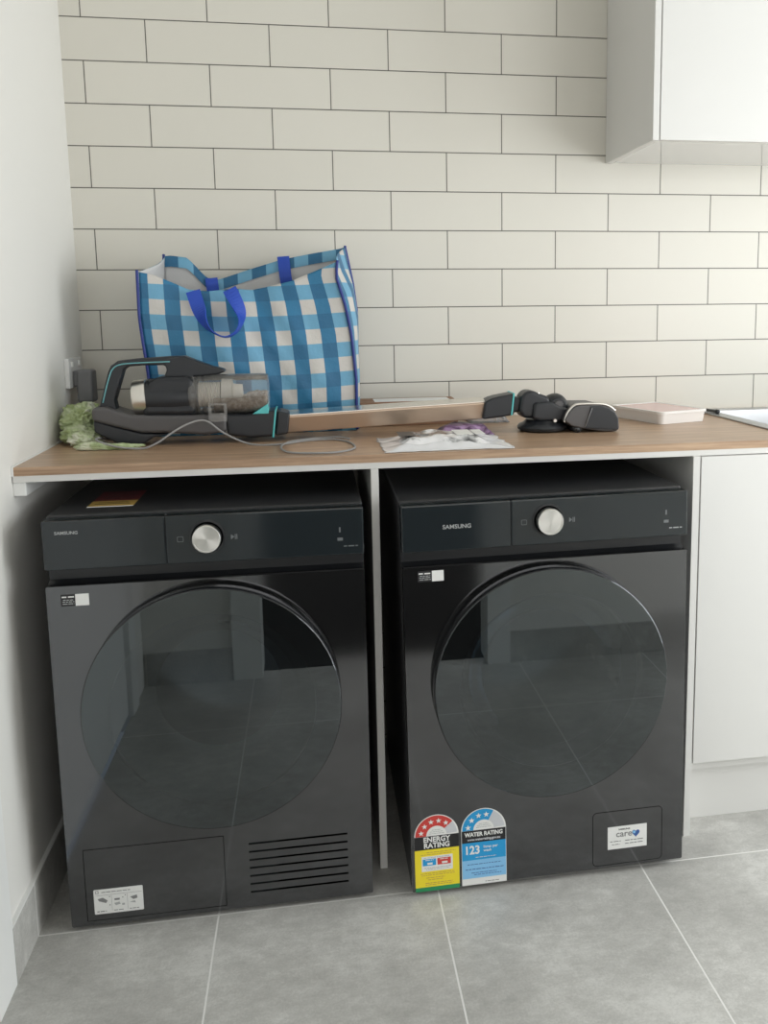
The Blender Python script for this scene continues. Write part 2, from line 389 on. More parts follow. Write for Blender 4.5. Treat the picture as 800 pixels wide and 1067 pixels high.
# ------------------------------------------------------------------ fitted cabinetry
ZT = .9318; YF = -.600
wk = empty('worktop', (0, 0, 0)); tag(wk, 'long oak-look laminate worktop with a pale lower edge over both machines', 'worktop')
bm = bmesh.new(); box(bm, (.0047, YF, .9148), (1.70, -.0005, ZT)); box(bm, (1.70, YF, .9148), (2.58, -.47, ZT)); box(bm, (1.70, -.05, .9148), (2.58, -.0005, ZT)); box(bm, (2.22, -.47, .9148), (2.58, -.05, ZT))
fin('top', bm, 'wood', wk)
bm = bmesh.new(); box(bm, (.002, YF+.0008, .902), (1.66, -.001, .9147)); box(bm, (1.66, YF+.0008, .902), (2.58, -.50, .9147))
fin('edge_strip', bm, 'cab', wk)['label'] = 'pale front strip under the oak edge'
cl = boxo('wall_cleat', (0, YF+.004, .874), (.024, -.10, .9018), 'trim', bw=.002); tag(cl, 'white timber support cleat on the left wall under the worktop end', 'bracket')
dv = boxo('divider_panel', (.6962, YF+.002, 0), (.7122, -.02, .9018), 'cab', bw=.0006); tag(dv, 'narrow white upright panel between the two black machines', 'panel')
ep = boxo('end_panel', (1.4035, YF-.006, 0), (1.4195, -.02, .9018), 'cab', bw=.0006); tag(ep, 'white upright end panel right of the washing machine with water rating sticker', 'panel')
cb = empty('base_cabinet', (1.42, -.3, 0)); tag(cb, 'white floor cabinet with plain doors below the sink', 'cabinet')
def par(o, p):
    o.parent = p; o.matrix_parent_inverse = Matrix.Translation(-Vector(p.location)); return o
bm = bmesh.new(); box(bm, (1.420, -.578, .15), (1.436, -.02, .9018)); box(bm, (2.56, -.578, .15), (2.576, -.02, .9018)); box(bm, (1.436, -.578, .15), (2.56, -.02, .166)); box(bm, (1.436, -.03, .166), (2.56, -.02, .9))
box(bm, (1.436, -.578, .86), (2.56, -.56, .9018))
par(fin('carcass', bm, 'cab'), cb)
par(boxo('door', (1.4225, YF-.006, .180), (1.997, -.580, .9005), 'cab', bw=.0008), cb)
par(boxo('door', (2.000, YF-.006, .180), (2.574, -.580, .9005), 'cab', bw=.0008), cb)
par(boxo('kickboard', (1.4198, -.537, 0), (2.576, -.521, .15), 'cab'), cb)
# wall cabinet
wc = empty('wall_cabinet', (1.40, 0, 1.622)); tag(wc, 'white wall cupboard hanging on the tiles at upper right', 'cabinet')
bm = bmesh.new(); box(bm, (1.400, -.341, 1.6215), (1.416, -.001, 2.42)); par(bev(fin('side_panel', bm, 'cab'), .0006), wc)
par(boxo('side_panel', (2.484, -.341, 1.6215), (2.5, -.001, 2.42), 'cab'), wc)
par(boxo('bottom_panel', (1.4163, -.322, 1.6235), (2.4837, -.001, 1.640), 'cabgloss'), wc)
par(boxo('back_panel', (1.416, -.012, 1.64), (2.484, -.001, 2.42), 'cab'), wc)
par(boxo('top_panel', (1.416, -.322, 2.404), (2.484, -.012, 2.42), 'cab'), wc)
par(boxo('door', (1.4185, -.341, 1.6225), (1.949, -.3235, 2.42), 'cab', bw=.0008), wc)
par(boxo('door', (1.952, -.341, 1.6225), (2.4815, -.3235, 2.42), 'cab', bw=.0008), wc)
# sink
sk = empty('sink', (1.66, -.03, ZT)); tag(sk, 'stainless steel sink set in the worktop at the right edge', 'sink')
bm = bmesh.new()
x0, x1, y0, y1 = 1.664, 2.25, -.505, -.022
xo, xi0, xi1, yi0, yi1 = 0, 1.70, 2.21, -.455, -.075
# flat rim built from four strips, bowl below
for a, b in (((x0, y0), (x1, yi0)), ((x0, yi1), (x1, y1)), ((x0, yi0), (xi0, yi1)), ((xi1, yi0), (x1, yi1))):
    box(bm, (a[0], a[1], ZT+.0002), (b[0], b[1], ZT+.0042))
par(bev(fin('rim', bm, 'steel'), .0012), sk)
bm = bmesh.new(); vs_ = [[(xi0, yi0), (xi1, yi0), (xi1, yi1), (xi0, yi1)], [(xi0+.02, yi0+.02), (xi1-.02, yi0+.02), (xi1-.02, yi1-.02), (xi0+.02, yi1-.02)]]
a = [bm.verts.new((p[0], p[1], ZT+.004)) for p in vs_[0]]; b = [bm.verts.new((p[0], p[1], ZT-.18)) for p in vs_[1]]
for i in range(4): bm.faces.new((a[i], a[(i+1) % 4], b[(i+1) % 4], b[i]))
bm.faces.new(b)
o = par(fin('bowl', bm, 'steel'), sk); md = o.modifiers.new('t', 'SOLIDIFY'); md.thickness = .001
bev(o, .015, 3)
bm = bmesh.new(); tube(bm, [(1.671, -.090, ZT+.0095), (1.682, -.135, ZT+.0095), (1.6825, -.137, ZT+.0095), (1.684, -.145, ZT+.0095)], [.0042, .0046, .0060, .0058], 12)
tag(fin('black_stopper', bm, 'blackplastic', None, True), 'small black rubber piece lying on the sink rim beside the white tub', 'stopper')

# ------------------------------------------------------------------ laundry machines
def star(cx, cz, r):
    return [(cx+(r if i % 2 == 0 else r*.42)*cos(pi/2+i*pi/5), cz+(r if i % 2 == 0 else r*.42)*sin(pi/2+i*pi/5)) for i in range(10)]
def sector(cx, cz, r0, r1, a0, a1, n=24):
    o = [(cx+r1*cos(radians(a0+(a1-a0)*i/n)), cz+r1*sin(radians(a0+(a1-a0)*i/n))) for i in range(n+1)]
    if r0 <= 0: return o+[(cx, cz)]
    return o+[(cx+r0*cos(radians(a1+(a0-a1)*i/n)), cz+r0*sin(radians(a1+(a0-a1)*i/n))) for i in range(n+1)]
def dashes(name, rows, y, m, parent, seed=1):
    """rows: list of (x0,x1,z,h) broken into word-like dashes, one mesh"""
    rnd = random.Random(seed); bm = bmesh.new()
    for xa, xb, z, h in rows:
        x = xa
        while x < xb-1e-4:
            wl = min(xb-x, h*rnd.uniform(1.6, 5)); box(bm, (x, y-.0003, z-h*.36), (x+wl, y, z+h*.36)); x += wl+h*.8
    o = fin('fine_print', bm, m, parent); o['kind'] = 'stuff'; return o

def machine(root, kind):
    W, Z0, Z1, DP = .600, .012, .846, .61
    p = root
    # body: sides/back/bottom
    bm = bmesh.new()
    box(bm, (0, .0185, Z0), (.012, DP, .714)); box(bm, (W-.012, .0185, Z0), (W, DP, .714)); box(bm, (0, .0365, .714), (.012, DP, .838)); box(bm, (W-.012, .0365, .714), (W, DP, .838)); box(bm, (.012, DP-.012, Z0), (W-.012, DP, .838)); box(bm, (.012, .0185, Z0), (W-.012, DP-.012, Z0+.012))
    fin('body', bm, 'sidesteel', p)
    bm = bmesh.new(); box(bm, (.0, .034, .826), (W, DP+.004, .846)); o = bev(fin('lid', bm, 'lid', p), .004)
    bm = bmesh.new(); box(bm, (.002, .0185, .826), (W-.002, .0335, .8405)); fin('lid_strip', bm, 'lid', p)
    # front panel with its openings
    dcx, dcz, R = .300, .4590, .2465
    loops = [rect(0, Z0, W, .716, .003, 3), circle(dcx, dcz, .215)]
    if kind == 'dryer':
        hx = (.0300, .0210, .3015, .1760); hr = .002
        for k in range(7): loops.append(rect(.3500, .1500-.0178*k, .5500, .1542-.0178*k))
    else:
        hx = (.3945, .0175, .5530, .1430); hr = .010
    loops.append(rect(*hx, hr))
    fp = plate('front_panel', loops, .018, 0, 'blacksteel', p)
    g = .0013
    hp = plate('hatch', [rect(hx[0]+g, hx[1]+g, hx[2]-g, hx[3]-g, max(hr-g, .001))], .017, -.0002, 'blacksteel', p)
    if kind == 'dryer':
        bm = bmesh.new(); box(bm, (.34, .0182, .03), (.56, .03, .165)); fin('vent_box', bm, 'dark', p)
        bm = bmesh.new()
        for k in range(7): box(bm, (.3503, .004, .1488-.0178*k), (.405, .017, .1508-.0178*k))
        fin('vent_ledge', bm, 'fascia', p)
    # handle recess: slanted dark strip
    bm = bmesh.new(); f = [bm.verts.new(c) for c in ((0, .018, .714), (W, .018, .714), (W, .030, .722), (0, .030, .722), (0, .030, .750), (W, .030, .750))]
    bm.faces.new((f[0], f[1], f[2], f[3])); bm.faces.new((f[3], f[2], f[5], f[4])); fin('handle_recess', bm, 'blackplastic', p)
    bm = bmesh.new(); box(bm, (.0005, .0305, .70), (W-.0005, .036, .765)); fin('recess_backing', bm, 'blackplastic', p)
    # fascia in two pieces with a hairline split
    sx = .2225
    fa = boxo('control_panel', (0, 0, .7475), (sx-.0005, .033, .8425), 'fascia', p, bw=.0025, seg=3)
    fb = boxo('control_panel', (sx+.0005, 0, .7475), (W, .033, .8425), 'fascia', p, bw=.0025, seg=3)
    boxo('split_line', (sx-.0005, .003, .749), (sx+.0005, .03, .841), 'dark', p)
    # door : frame, bowl, glass
    dr = empty('door', (dcx, 0, dcz)); dr.parent = p
    RX = (pi/2, 0, 0)     # local z -> -y
    lathe('door_frame', [(.196, -.010), (.196, .0330), (.2430, .0330), (R-.003, .0345), (R-.001, .0335), (R, .0315), (R, .008), (R-.006, .0005), (.225, .0005), (.205, -.010), (.196, -.010)], 'rim', dr, rot=RX)
    lathe('door_glass', [(0, .0345), (.2440, .0345), (.2444, .0342), (.2444, .0332)], 'doorglass', dr, rot=RX, seg=128, smooth=False)
    if kind == 'dryer':
        lathe('inner_ring', [(.195, .02), (.170, -.01), (.165, -.055), (.150, -.075), (.128, -.080), (.125, -.074), (.145, -.066), (.158, -.05), (.163, -.01), (.19, .022)], 'bowl', dr, rot=RX)
    else:
        lathe('inner_bowl', [(.195, .02), (.165, -.01), (.150, -.07), (.120, -.105), (.075, -.125), (0, -.130)], 'bowlglass', dr, rot=RX)
        lathe('inner_ring', [(.197, .015), (.197, -.03), (.180, -.045), (.172, -.040), (.185, .0), (.188, .015)], 'bowl', dr, rot=RX)
    # drum with rows of ribs
    bm = bmesh.new(); seg = 64; rings = []
    for r, z in [(.205, -.045), (.235, -.055), (.243, -.10), (.243, -.42), (.20, -.45), (.0, -.46)]:
        rings.append([bm.verts.new((r*cos(2*pi*i/seg), r*sin(2*pi*i/seg), z)) for i in range(seg)] if r > 0 else [bm.verts.new((0, 0, z))])
    for a, b in zip(rings, rings[1:]):
        for i in range(seg):
            if len(b) == 1: bm.faces.new((a[i], a[(i+1) % seg], b[0]))
            else: bm.faces.new((a[i], a[(i+1) % seg], b[(i+1) % seg], b[i]))
    fin('drum', bm, 'drum', p, True, loc=(dcx, 0, dcz), rot=RX)
    for k in range(3):
        bm = bmesh.new(); a0 = radians(215+120*k)
        for j in range(4):
            c = Vector((cos(a0)*.232, sin(a0)*.232, -.12-.07*j)); tube(bm, [c, c+Vector((0, 0, -.05))], [.014, .010], 8)
        fin('drum_lifter', bm, 'drum', p, True, loc=(dcx, 0, dcz), rot=RX)
    # dial
    lathe('dial_ring', [(0, 0), (.0335, 0), (.0335, .0012), (.0300, .0014), (.0295, -.001), (0, -.001)], 'blackplastic', p, seg=64, loc=(.300, 0, .798), rot=RX)
    lathe('dial', [(0, .0195), (.0235, .0195), (.0236, .0215), (.0258, .0215), (.0270, .0200), (.0275, .001)], 'knob', p, seg=96, loc=(.300, 0, .798), rot=RX)
    # printing on the fascia
    if kind == 'dryer': text('lettering', 'SAMSUNG', .0085, .044, .8165, -.0004, 'silver_print', p, bold=.00012, sx=1.08)
    else: text('lettering', 'SAMSUNG', .0118, .1115, .7925, -.0004, 'silver_print', p, bold=.00018, sx=1.08)
    c = (.2495, .796)
    plate('power_icon', [rect(c[0]-.006, c[1]-.0055, c[0]+.006, c[1]+.0055, .002), rect(c[0]-.0048, c[1]-.0043, c[0]+.0048, c[1]+.0043, .0015)], 0, -.0004, 'dimprint', p)
    plate('start_icon', [[(.344, .801), (.344, .791), (.3505, .796)], rect(.3515, .791, .3530, .801), rect(.3545, .791, .3560, .801)], 0, -.0004, 'dimprint', p)
    plate('wifi_icon', [rect(.5515, .794, .5545, .804)], 0, -.0004, 'dimprint', p)
    plate('smart_icon', [rect(.548, .777, .5585, .783), ], 0, -.0004, 'dimprint', p)
    dashes('print', [(.560, .588, .7655, .0030)], -.0002, 'silver_print' if kind != 'dryer' else 'dimprint', p, 21)
    # black and white information sticker
    q = (.026, .052, .0765, .677, .700) if kind == 'dryer' else (.030, .0585, .0825, .6865, .7085)
    inf = plate('info_sticker', [rect(q[0], q[3], q[1], q[4])], 0, -.0005, 'black_print', p)
    plate('white_square', [rect(q[1], q[3], q[2], q[4])], 0, -.0005, 'white', inf)
    dashes('print', [(q[0]+.002, q[1]-.002, q[4]-.005, .0035)], -.0005, 'white', inf, 3)
    dashes('print', [(q[0]+.004, q[1]-.003, q[3]+.012, .002), (q[0]+.003, q[1]-.002, q[3]+.0085, .002), (q[0]+.003, q[1]-.002, q[3]+.0045, .002)], -.0005, 'silver_print', inf, 4)
    if kind == 'dryer':
        st = plate('care_sticker', [rect(.0450, .0350, .1390, .0880, .002)], -.0002, -.0007, 'white', p)
        dashes('print', [(.060, .115, .0815, .002), (.050, .068, .0405, .0025), (.082, .100, .0405, .002), (.112, .130, .0405, .002)], -.0007, 'grey_print', st, 5)
        plate('picture', [rect(.0485, .0795, .0545, .0855), rect(.0495, .0805, .0535, .0845)], -.0007, -.001, 'grey_print', st)
        plates('picture', [[(.052, .068), (.062, .070), (.071, .063), (.068, .058), (.055, .063)], [(.114, .066), (.127, .069), (.128, .062), (.120, .060)], rect(.084, .062, .094, .066), rect(.099, .066, .101, .068), rect(.074, .070, .076, .072), rect(.104, .070, .106, .072), rect(.074, .052, .076, .054), rect(.0785, .04, .0789, .074), rect(.1085, .04, .1089, .074), rect(.048, .0752, .137, .0756)], -.0007, -.001, 'grey_print', st)
        plates('picture', [[(.083, .056), (.093, .058), (.095, .053), (.086, .051)], [(.113, .055), (.123, .057), (.124, .052)], rect(.098, .050, .103, .054)], -.0007, -.001, 'silver_print', st)
        # sticker lying on the lid
        bm = bmesh.new(); box(bm, (.060, .0950, .8460), (.148, .150, .8465)); ls = fin('lid_sticker', bm, 'gold', p)
        bm = bmesh.new(); box(bm, (.060, .1505, .8460), (.148, .246, .8465)); fin('upper_half', bm, 'maroon', ls)
        bm = bmesh.new(); box(bm, (.060, .0945, .8460), (.148, .0975, .8469)); fin('pale_edge', bm, 'white', ls)
        bm = bmesh.new()
        for k, (yy, h) in enumerate(((.118, .006), (.132, .004), (.170, .006), (.188, .008), (.212, .004), (.228, .004))):
            box(bm, (.070+.004*(k % 3), yy, .8466), (.138-.005*(k % 2), yy+h*.5, .8468))
        o = fin('fine_print', bm, 'black_print', ls); o['kind'] = 'stuff'
    else:
        st = plate('care_sticker', [rect(.4285, .0535, .5175, .1060)], -.0002, -.0007, 'white', p)
        text('lettering', 'SAMSUNG', .0050, .466, .0970, -.0007, 'black_print', st, bold=.0001, sx=1.15)
        text('lettering', 'care', .0205, .4655, .0815, -.0007, 'grey_print', st, bold=.0002, sx=1.05)
        hh = []
        for i in range(40):
            t = 2*pi*i/40; hh.append((.4925+.0068*(16*sin(t)**3)/16*1.25, .0865+.0068*(13*cos(t)-5*cos(2*t)-2*cos(3*t)-cos(4*t))/13*1.15))
        plate('heart', [hh], -.0007, -.001, 'navy', st)
        plate('heart_shine', [circle(.4885, .0890, .0033, 20)], -.001, -.0012, 'lblue', st)
        dashes('print', [(.434, .458, .0715, .0024), (.468, .510, .0715, .0026), (.438, .456, .0645, .0022), (.468, .510, .0645, .0026)], -.0007, 'grey_print', st, 8)
        # energy rating label
        X0, X1, B, T = .0070, .1010, .0105, .1352
        cx, R1 = (X0+X1)/2, (X1-X0)/2
        e = plate('energy_label', [rect(X0, B, X1, T)[:2]+[(X1, T)]+[(cx+R1*cos(radians(a)), T+R1*sin(radians(a))) for a in range(6, 180, 6)]+[(X0, T)]], 0, -.0004, 'white', p)
        plate('red_arc', [sector(cx, T+.0005, R1*.46, R1*.95, 40, 180)], -.0004, -.0007, 'red', e)
        plate('pale_arc', [sector(cx, T+.0005, R1*.46, R1*.93, 4, 39)], -.0004, -.0006, 'lightprint', e)
        for a in (166, 138, 109.5, 81.5, 53):
            plate('star', [star(cx+R1*.71*cos(radians(a)), T+R1*.71*sin(radians(a)), .0062)], -.0007, -.001, 'white', e)
        plate('black_band', [rect(X0, .1052, X1, T)], -.0004, -.0007, 'black_print', e)
        text('lettering', 'ENERGY', .0158, cx, .1222, -.0007, 'white', e, bold=.0005, sx=.96)
        text('lettering', 'RATING', .0158, cx, .1088, -.0007, 'white', e, bold=.0005, sx=.96)
        plate('yellow_field', [rect(X0, .0200, X1, .1050)], -.0004, -.0007, 'yellow', e)
        plate('green_band', [rect(X0, B, X1, .0199)], -.0004, -.0007, 'green', e)
        plate('white_box', [rect(.0210, .0560, .0870, .0900)], -.0007, -.0009, 'white', e)
        plate('blue_box', [rect(.0235, .0690, .0515, .0840)], -.0009, -.0011, 'blue', e)
        plate('red_box', [rect(.0545, .0690, .0830, .0840)], -.0009, -.0011, 'red', e)
        dashes('print', [(.033, .044, .0735, .006), (.029, .047, .0815, .002)], -.0011, 'white', e, 2)
        dashes('print', [(.064, .076, .0735, .006), (.060, .078, .0815, .002)], -.0011, 'white', e, 6)
        dashes('print', [(.026, .083, .0640, .0015), (.030, .080, .0605, .0015), (.026, .08, .0870, .0015)], -.0009, 'silver_print', e, 9)
        dashes('print', [(.032, .094, .0985, .0018), (.020, .085, .0940, .0018), (.018, .090, .0510, .0018), (.020, .092, .0470, .0018), (.030, .070, .0410, .0020), (.034, .066, .0365, .0018), (.028, .086, .0290, .0020), (.028, .088, .0250, .0018)], -.0007, 'gold', e, 10)
        dashes('print', [(cx-.010, cx+.010, T+.013, .0014), (cx-.014, cx+.014, T+.009, .0014), (cx-.016, cx+.016, T+.005, .0014)], -.0004, 'silver_print', e, 11)
        # water rating label
        X0, X1, B, T = .1065, .2030, .0118, .1365
        cx, R1 = (X0+X1)/2, (X1-X0)/2
        e = plate('water_label', [rect(X0, B, X1, T)[:2]+[(X1, T)]+[(cx+R1*cos(radians(a)), T+R1*sin(radians(a))) for a in range(6, 180, 6)]+[(X0, T)]], 0, -.0004, 'white', p)
        plate('blue_arc', [sector(cx, T+.0005, R1*.46, R1*.95, 62, 180)], -.0004, -.0007, 'blue', e)
        plate('pale_arc', [sector(cx, T+.0005, R1*.46, R1*.93, 4, 61)], -.0004, -.0006, 'lightprint', e)
        for a in (168, 138, 108, 80):
            plate('star', [star(cx+R1*.71*cos(radians(a)), T+R1*.71*sin(radians(a)), .0066)], -.0007, -.001, 'white', e)
        plate('black_band', [rect(X0+.001, .1090, X1-.001, T)], -.0004, -.0007, 'black_print', e)
        text('lettering', 'WATER RATING', .0128, cx, .1232, -.0007, 'white', e, bold=.00045, sx=.87)
        text('lettering', 'www.waterrating.gov.au', .0078, cx, .1135, -.0007, 'lightprint', e, bold=.0002, sx=.93)
        plate('blue_field', [rect(X0+.001, .0690, X1-.001, .1088)], -.0004, -.0007, 'blue', e)
        text('lettering', '123', .0265, X0+.0055, .0832, -.0007, 'white', e, align='LEFT', bold=.0007, sx=.86)
        text('lettering', 'litres per', .0085, X0+.047, .0945, -.0007, 'white', e, align='LEFT', bold=.0001)
        text('lettering', 'wash', .0085, X0+.047, .0862, -.0007, 'white', e, align='LEFT', bold=.0001)
        plate('pale_blue_field', [rect(X0+.001, .0270, X1-.001, .0689)], -.0004, -.0007, 'lblue', e)
        dashes('print', [(X0+.03, X0+.075, .0745, .0020)], -.0007, 'lightprint', e, 12)
        dashes('print', [(X0+.012, X0+.085, .0590, .0019), (X0+.008, X0+.09, .0480, .0022), (X0+.02, X0+.075, .0395, .0018), (X0+.026, X0+.085, .0350, .0018)], -.0007, 'navy', e, 13)
        dashes('print', [(X0+.050, X0+.080, .0170, .0018)], -.0004, 'grey_print', e, 14)
        dashes('print', [(cx-.010, cx+.010, T+.014, .0014), (cx-.014, cx+.014, T+.010, .0014), (cx-.016, cx+.016, T+.006, .0014)], -.0004, 'silver_print', e, 15)
    # levelling feet
    for fx in (.05, W-.05):
        for fy in (.06, DP-.05):
            lathe('foot', [(0, 0), (.021, 0), (.021, .008), (.008, .0085), (.008, .014), (0, .014)], 'blackplastic', p, seg=24, loc=(fx, fy, 0), rot=(0, 0, 0))

dry = empty('clothes_dryer', (.0735, -.692, 0), (0, 0, 0)); machine(dry, 'dryer')
tag(dry, 'black clothes dryer with vent slots at lower right, standing beside the left wall', 'dryer')
was = empty('washing_machine', (.7555, -.7067, 0.0), (0, radians(-.62), 0)); machine(was, 'washer')
tag(was, 'black front-loading washing machine with energy and water rating stickers', 'washing machine')

# ------------------------------------------------------------------ vacuum cleaner
vac = empty('stick_vacuum', (.30, -.33, ZT)); tag(vac, 'black cordless stick vacuum lying along the worktop with clear dust bin and silver tube', 'vacuum cleaner')
V0 = Vector(vac.location)
def vp(o): return par(o, vac)
YA, YZ = -.375, -.285
def sm(pts, n=4, closed=True): return [tuple(p)[:2] for p in catmull([(p[0], p[1], 0) for p in pts], n, closed)]
# grey chassis and black foot
vp(prism('chassis', [(.101, 1.020), (.131, 1.022), (.150, 1.014), (.183, 1.003), (.240, 1.001), (.318, .999), (.389, .999), (.389, .958), (.340, .953), (.267, .960), (.205, .962), (.150, .977), (.101, .992)], YA, YZ, 'vacgrey', bw=.008))
vp(prism('battery_foot', [(.103, .993), (.150, .977), (.205, .961), (.262, .958), (.228, .950), (.203, .9345), (.160, .9345), (.104, .966)], YA+.004, YZ-.004, 'vacblack', bw=.006))
vp(prism('nozzle_body', [(.385, .999), (.430, .997), (.480, 1.003), (.503, 1.004), (.494, .944), (.440, .942), (.390, .950)], YA+.003, YZ-.003, 'vacblack', bw=.007))
vp(prism('teal_band', [(.4965, 1.0055), (.5005, 1.0055), (.4925, .9425), (.4885, .9425)], YA+.001, YZ-.001, 'teal', bw=.001))
vp(prism('collar', [(.503, 1.003), (.530, .996), (.524, .949), (.495, .945)], YA+.006, YZ-.006, 'vacblack', bw=.005))
# handle loop with its opening
outer = [(.112, 1.015), (.119, 1.040), (.128, 1.072), (.136, 1.098), (.143, 1.112), (.158, 1.122), (.190, 1.1255), (.235, 1.128), (.276, 1.130), (.302, 1.130), (.333, 1.117), (.360, 1.106), (.384, 1.100), (.390, 1.094), (.375, 1.088), (.345, 1.085), (.320, 1.084), (.318, 1.060), (.240, 1.060), (.244, 1.077), (.254, 1.082), (.262, 1.100), (.258, 1.1105), (.215, 1.1110), (.180, 1.109), (.169, 1.102), (.160, 1.075), (.150, 1.045), (.146, 1.033), (.150, 1.010)]
vp(prism('handle', outer, -.350, -.312, 'vacblack', bw=.009, seg=4))
vp(prism('housing', [(.222, 1.076), (.240, 1.083), (.255, 1.086), (.300, 1.086), (.322, 1.080), (.326, 1.05), (.322, .998), (.300, .996), (.205, .998)], YA+.002, YZ-.002, 'vacblack', bw=.014, seg=4))
# teal stripe along the handle
tl = catmull([(.122, -.3515, 1.030), (.131, -.3515, 1.062), (.140, -.3515, 1.090), (.147, -.3515, 1.104), (.160, -.3515, 1.113), (.190, -.3515, 1.1165), (.270, -.3515, 1.1185)], 8)
vp(tubeo('teal_stripe', tl, .0014, 'tealpale', seg=8))
# silver motor cap + barrel (axis along x)
RY = (0, pi/2, 0)
mcz = 1.036
vp(lathe('motor_cap', [(0, -.006), (.030, -.0055), (.0385, -.0035), (.0410, .000), (.0425, .026), (.040, .028), (0, .028)], 'silver', seg=48, loc=(.190, -.333, mcz), rot=(0, pi/2+radians(-5), 0)))
vp(lathe('motor_barrel', [(0, 0), (.0415, .001), (.0435, .006), (.0440, .050), (.0435, .095), (.036, .112), (0, .114)], 'vacblack', seg=48, loc=(.214, -.333, mcz+.001), rot=RY))
# dust bin
bcz = 1.041
vp(lathe('dust_bin', [(.0425, 0), (.0455, .004), (.0455, .012), (.0440, .015), (.0455, .018), (.0455, .026), (.0440, .029), (.0460, .034), (.0462, .120), (.0462, .160), (.0445, .174), (.030, .1755), (0, .176)], 'clear', seg=64, loc=(.308, -.333, bcz), rot=RY))
prof = []
for i in range(24): prof.append((.030 if i % 2 else .0265, .004+.0026*i))
vp(lathe('filter', [(0, .004)]+prof+[(0, .066)], 'filter', seg=40, loc=(.312, -.333, bcz), rot=RY))
vp(lathe('filter_core', [(0, .066), (.036, .067), (.034, .090), (.024, .092), (.022, .112), (0, .114)], 'filter', seg=40, loc=(.312, -.333, bcz), rot=RY))
# dust pile: lumpy half cylinder in the lower part of the bin
bm = bmesh.new(); nx, na = 44, 26; g = []
for i in range(nx+1):
    x = .362+.116*i/nx; fill = -.010+.026*min(1, max(0, (i/nx)*1.3)); row = []
    for j in range(na+1):
        t = -1+2*j/na; R0 = .0445
        a = pi*(1.5)+t*1.45; yy = R0*cos(a)*.97; zb = R0*sin(a)*.97
        row.append(bm.verts.new((x, -.333+yy, bcz+zb)))
    top = []
    for j in range(na+1):
        yy = row[j].co.y; nz = noise.noise(Vector((x*60, yy*60, 3)))*.007+noise.noise(Vector((x*190, yy*190, 9)))*.004
        zt = bcz+fill-.014+nz; lim = math.sqrt(max(0, .0445**2-(yy+.333)**2)); zt = min(zt, max(bcz+lim*.95, row[j].co.z))
        top.append(bm.verts.new((x, yy, max(zt, row[j].co.z+.0005))))
    g.append((row, top))
for (r0, t0), (r1, t1) in zip(g, g[1:]):
    for j in range(na):
        bm.faces.new((r0[j], r0[j+1], r1[j+1], r1[j])); bm.faces.new((t0[j], t1[j], t1[j+1], t0[j+1]))
    bm.faces.new((r0[0], t0[0], t1[0], r1[0])); bm.faces.new((r0[na], r1[na], t1[na], t0[na]))
for rr, tt in (g[0], g[-1]):
    for j in range(na): bm.faces.new((rr[j], rr[j+1], tt[j+1], tt[j]))
o = vp(fin('dust', bm, 'debris', None, True)); o['kind'] = 'stuff'
vp(prism('teal_catch', [(.446, .997), (.482, 1.021), (.483, .997)], -.372, -.300, 'teal', bw=.002))
# clear latch in front of the bin
vp(plate('bin_latch', [rect(.352, .984, .392, 1.026, .003), rect(.358, 1.003, .386, 1.021, .003)], -.381, -.385, 'clear'))
# tube (rounded rectangular, from collar to neck) with lighter upper edge
def sweepbox(name, a, b, wy, wz, m, bw, parent_fn=vp, taper=1.0, roll=0):
    a = Vector(a); b = Vector(b); d = (b-a).normalized(); s = Vector((0, 0, 1)).cross(d).normalized(); u = d.cross(s).normalized(); q_ = Matrix.Rotation(roll, 3, d); s = q_ @ s; u = q_ @ u
    bm = bmesh.new(); q = []
    for p, k in ((a, 1), (b, taper)):
        q.append([bm.verts.new(p+s*wy*k*i+u*wz*k*j) for i, j in ((-.5, -.5), (.5, -.5), (.5, .5), (-.5, .5))])
    bm.faces.new(q[0]); bm.faces.new(list(reversed(q[1])))
    for i in range(4): bm.faces.new((q[0][i], q[1][i], q[1][(i+1) % 4], q[0][(i+1) % 4]))
    return parent_fn(bev(fin(name, bm, m), bw, 3))
sweepbox('tube', (.512, -.333, .9715), (.992, -.318, .989), .044, .0385, 'bronze', .002, roll=radians(9))
sweepbox('tube_top', (.512, -.330, .9925), (.992, -.315, 1.010), .044, .0030, 'alu', .001, roll=radians(9))
# neck, joint and floor head
vp(prism('neck', [(.988, 1.008), (1.004, 1.016), (1.020, 1.020), (1.056, 1.026), (1.062, 1.026), (1.060, .975), (1.030, .970), (.982, .966)], -.352, -.292, 'vacblack', bw=.008))
vp(prism('teal_band', [(1.0565, 1.0275), (1.0605, 1.0275), (1.0545, .9745), (1.0505, .9745)], -.354, -.290, 'teal', bw=.001))
vp(prism('neck_end', [(1.058, 1.018), (1.085, 1.014), (1.085, .984), (1.056, .978)], -.345, -.298, 'vacblack', bw=.006))
vp(prism('knuckle', [(1.076, 1.018), (1.084, 1.030), (1.102, 1.034), (1.124, 1.024), (1.146, 1.016), (1.150, 1.000), (1.146, .968), (1.120, .964), (1.080, .967), (1.070, .985)], -.358, -.300, 'vacblack', bw=.010, seg=4))
vp(lathe('ball_joint', [(0, -.03), (.020, -.029), (.028, -.020), (.031, 0), (.028, .020), (.020, .029), (0, .03)], 'vacblack', seg=40, loc=(1.166, -.330, .992), rot=(pi/2, 0, 0)))
vp(lathe('pivot_cap', [(0, .006), (.010, .005), (.013, 0), (.013, -.010), (0, -.01)], 'vacgrey', seg=30, loc=(1.166, -.360, .996), rot=(pi/2, 0, 0)))
vp(prism('joint_arm', [(1.105, 1.004), (1.150, 1.006), (1.185, .990), (1.200, .976), (1.170, .956), (1.120, .958), (1.100, .966)], -.368, -.325, 'vacblack', bw=.008))
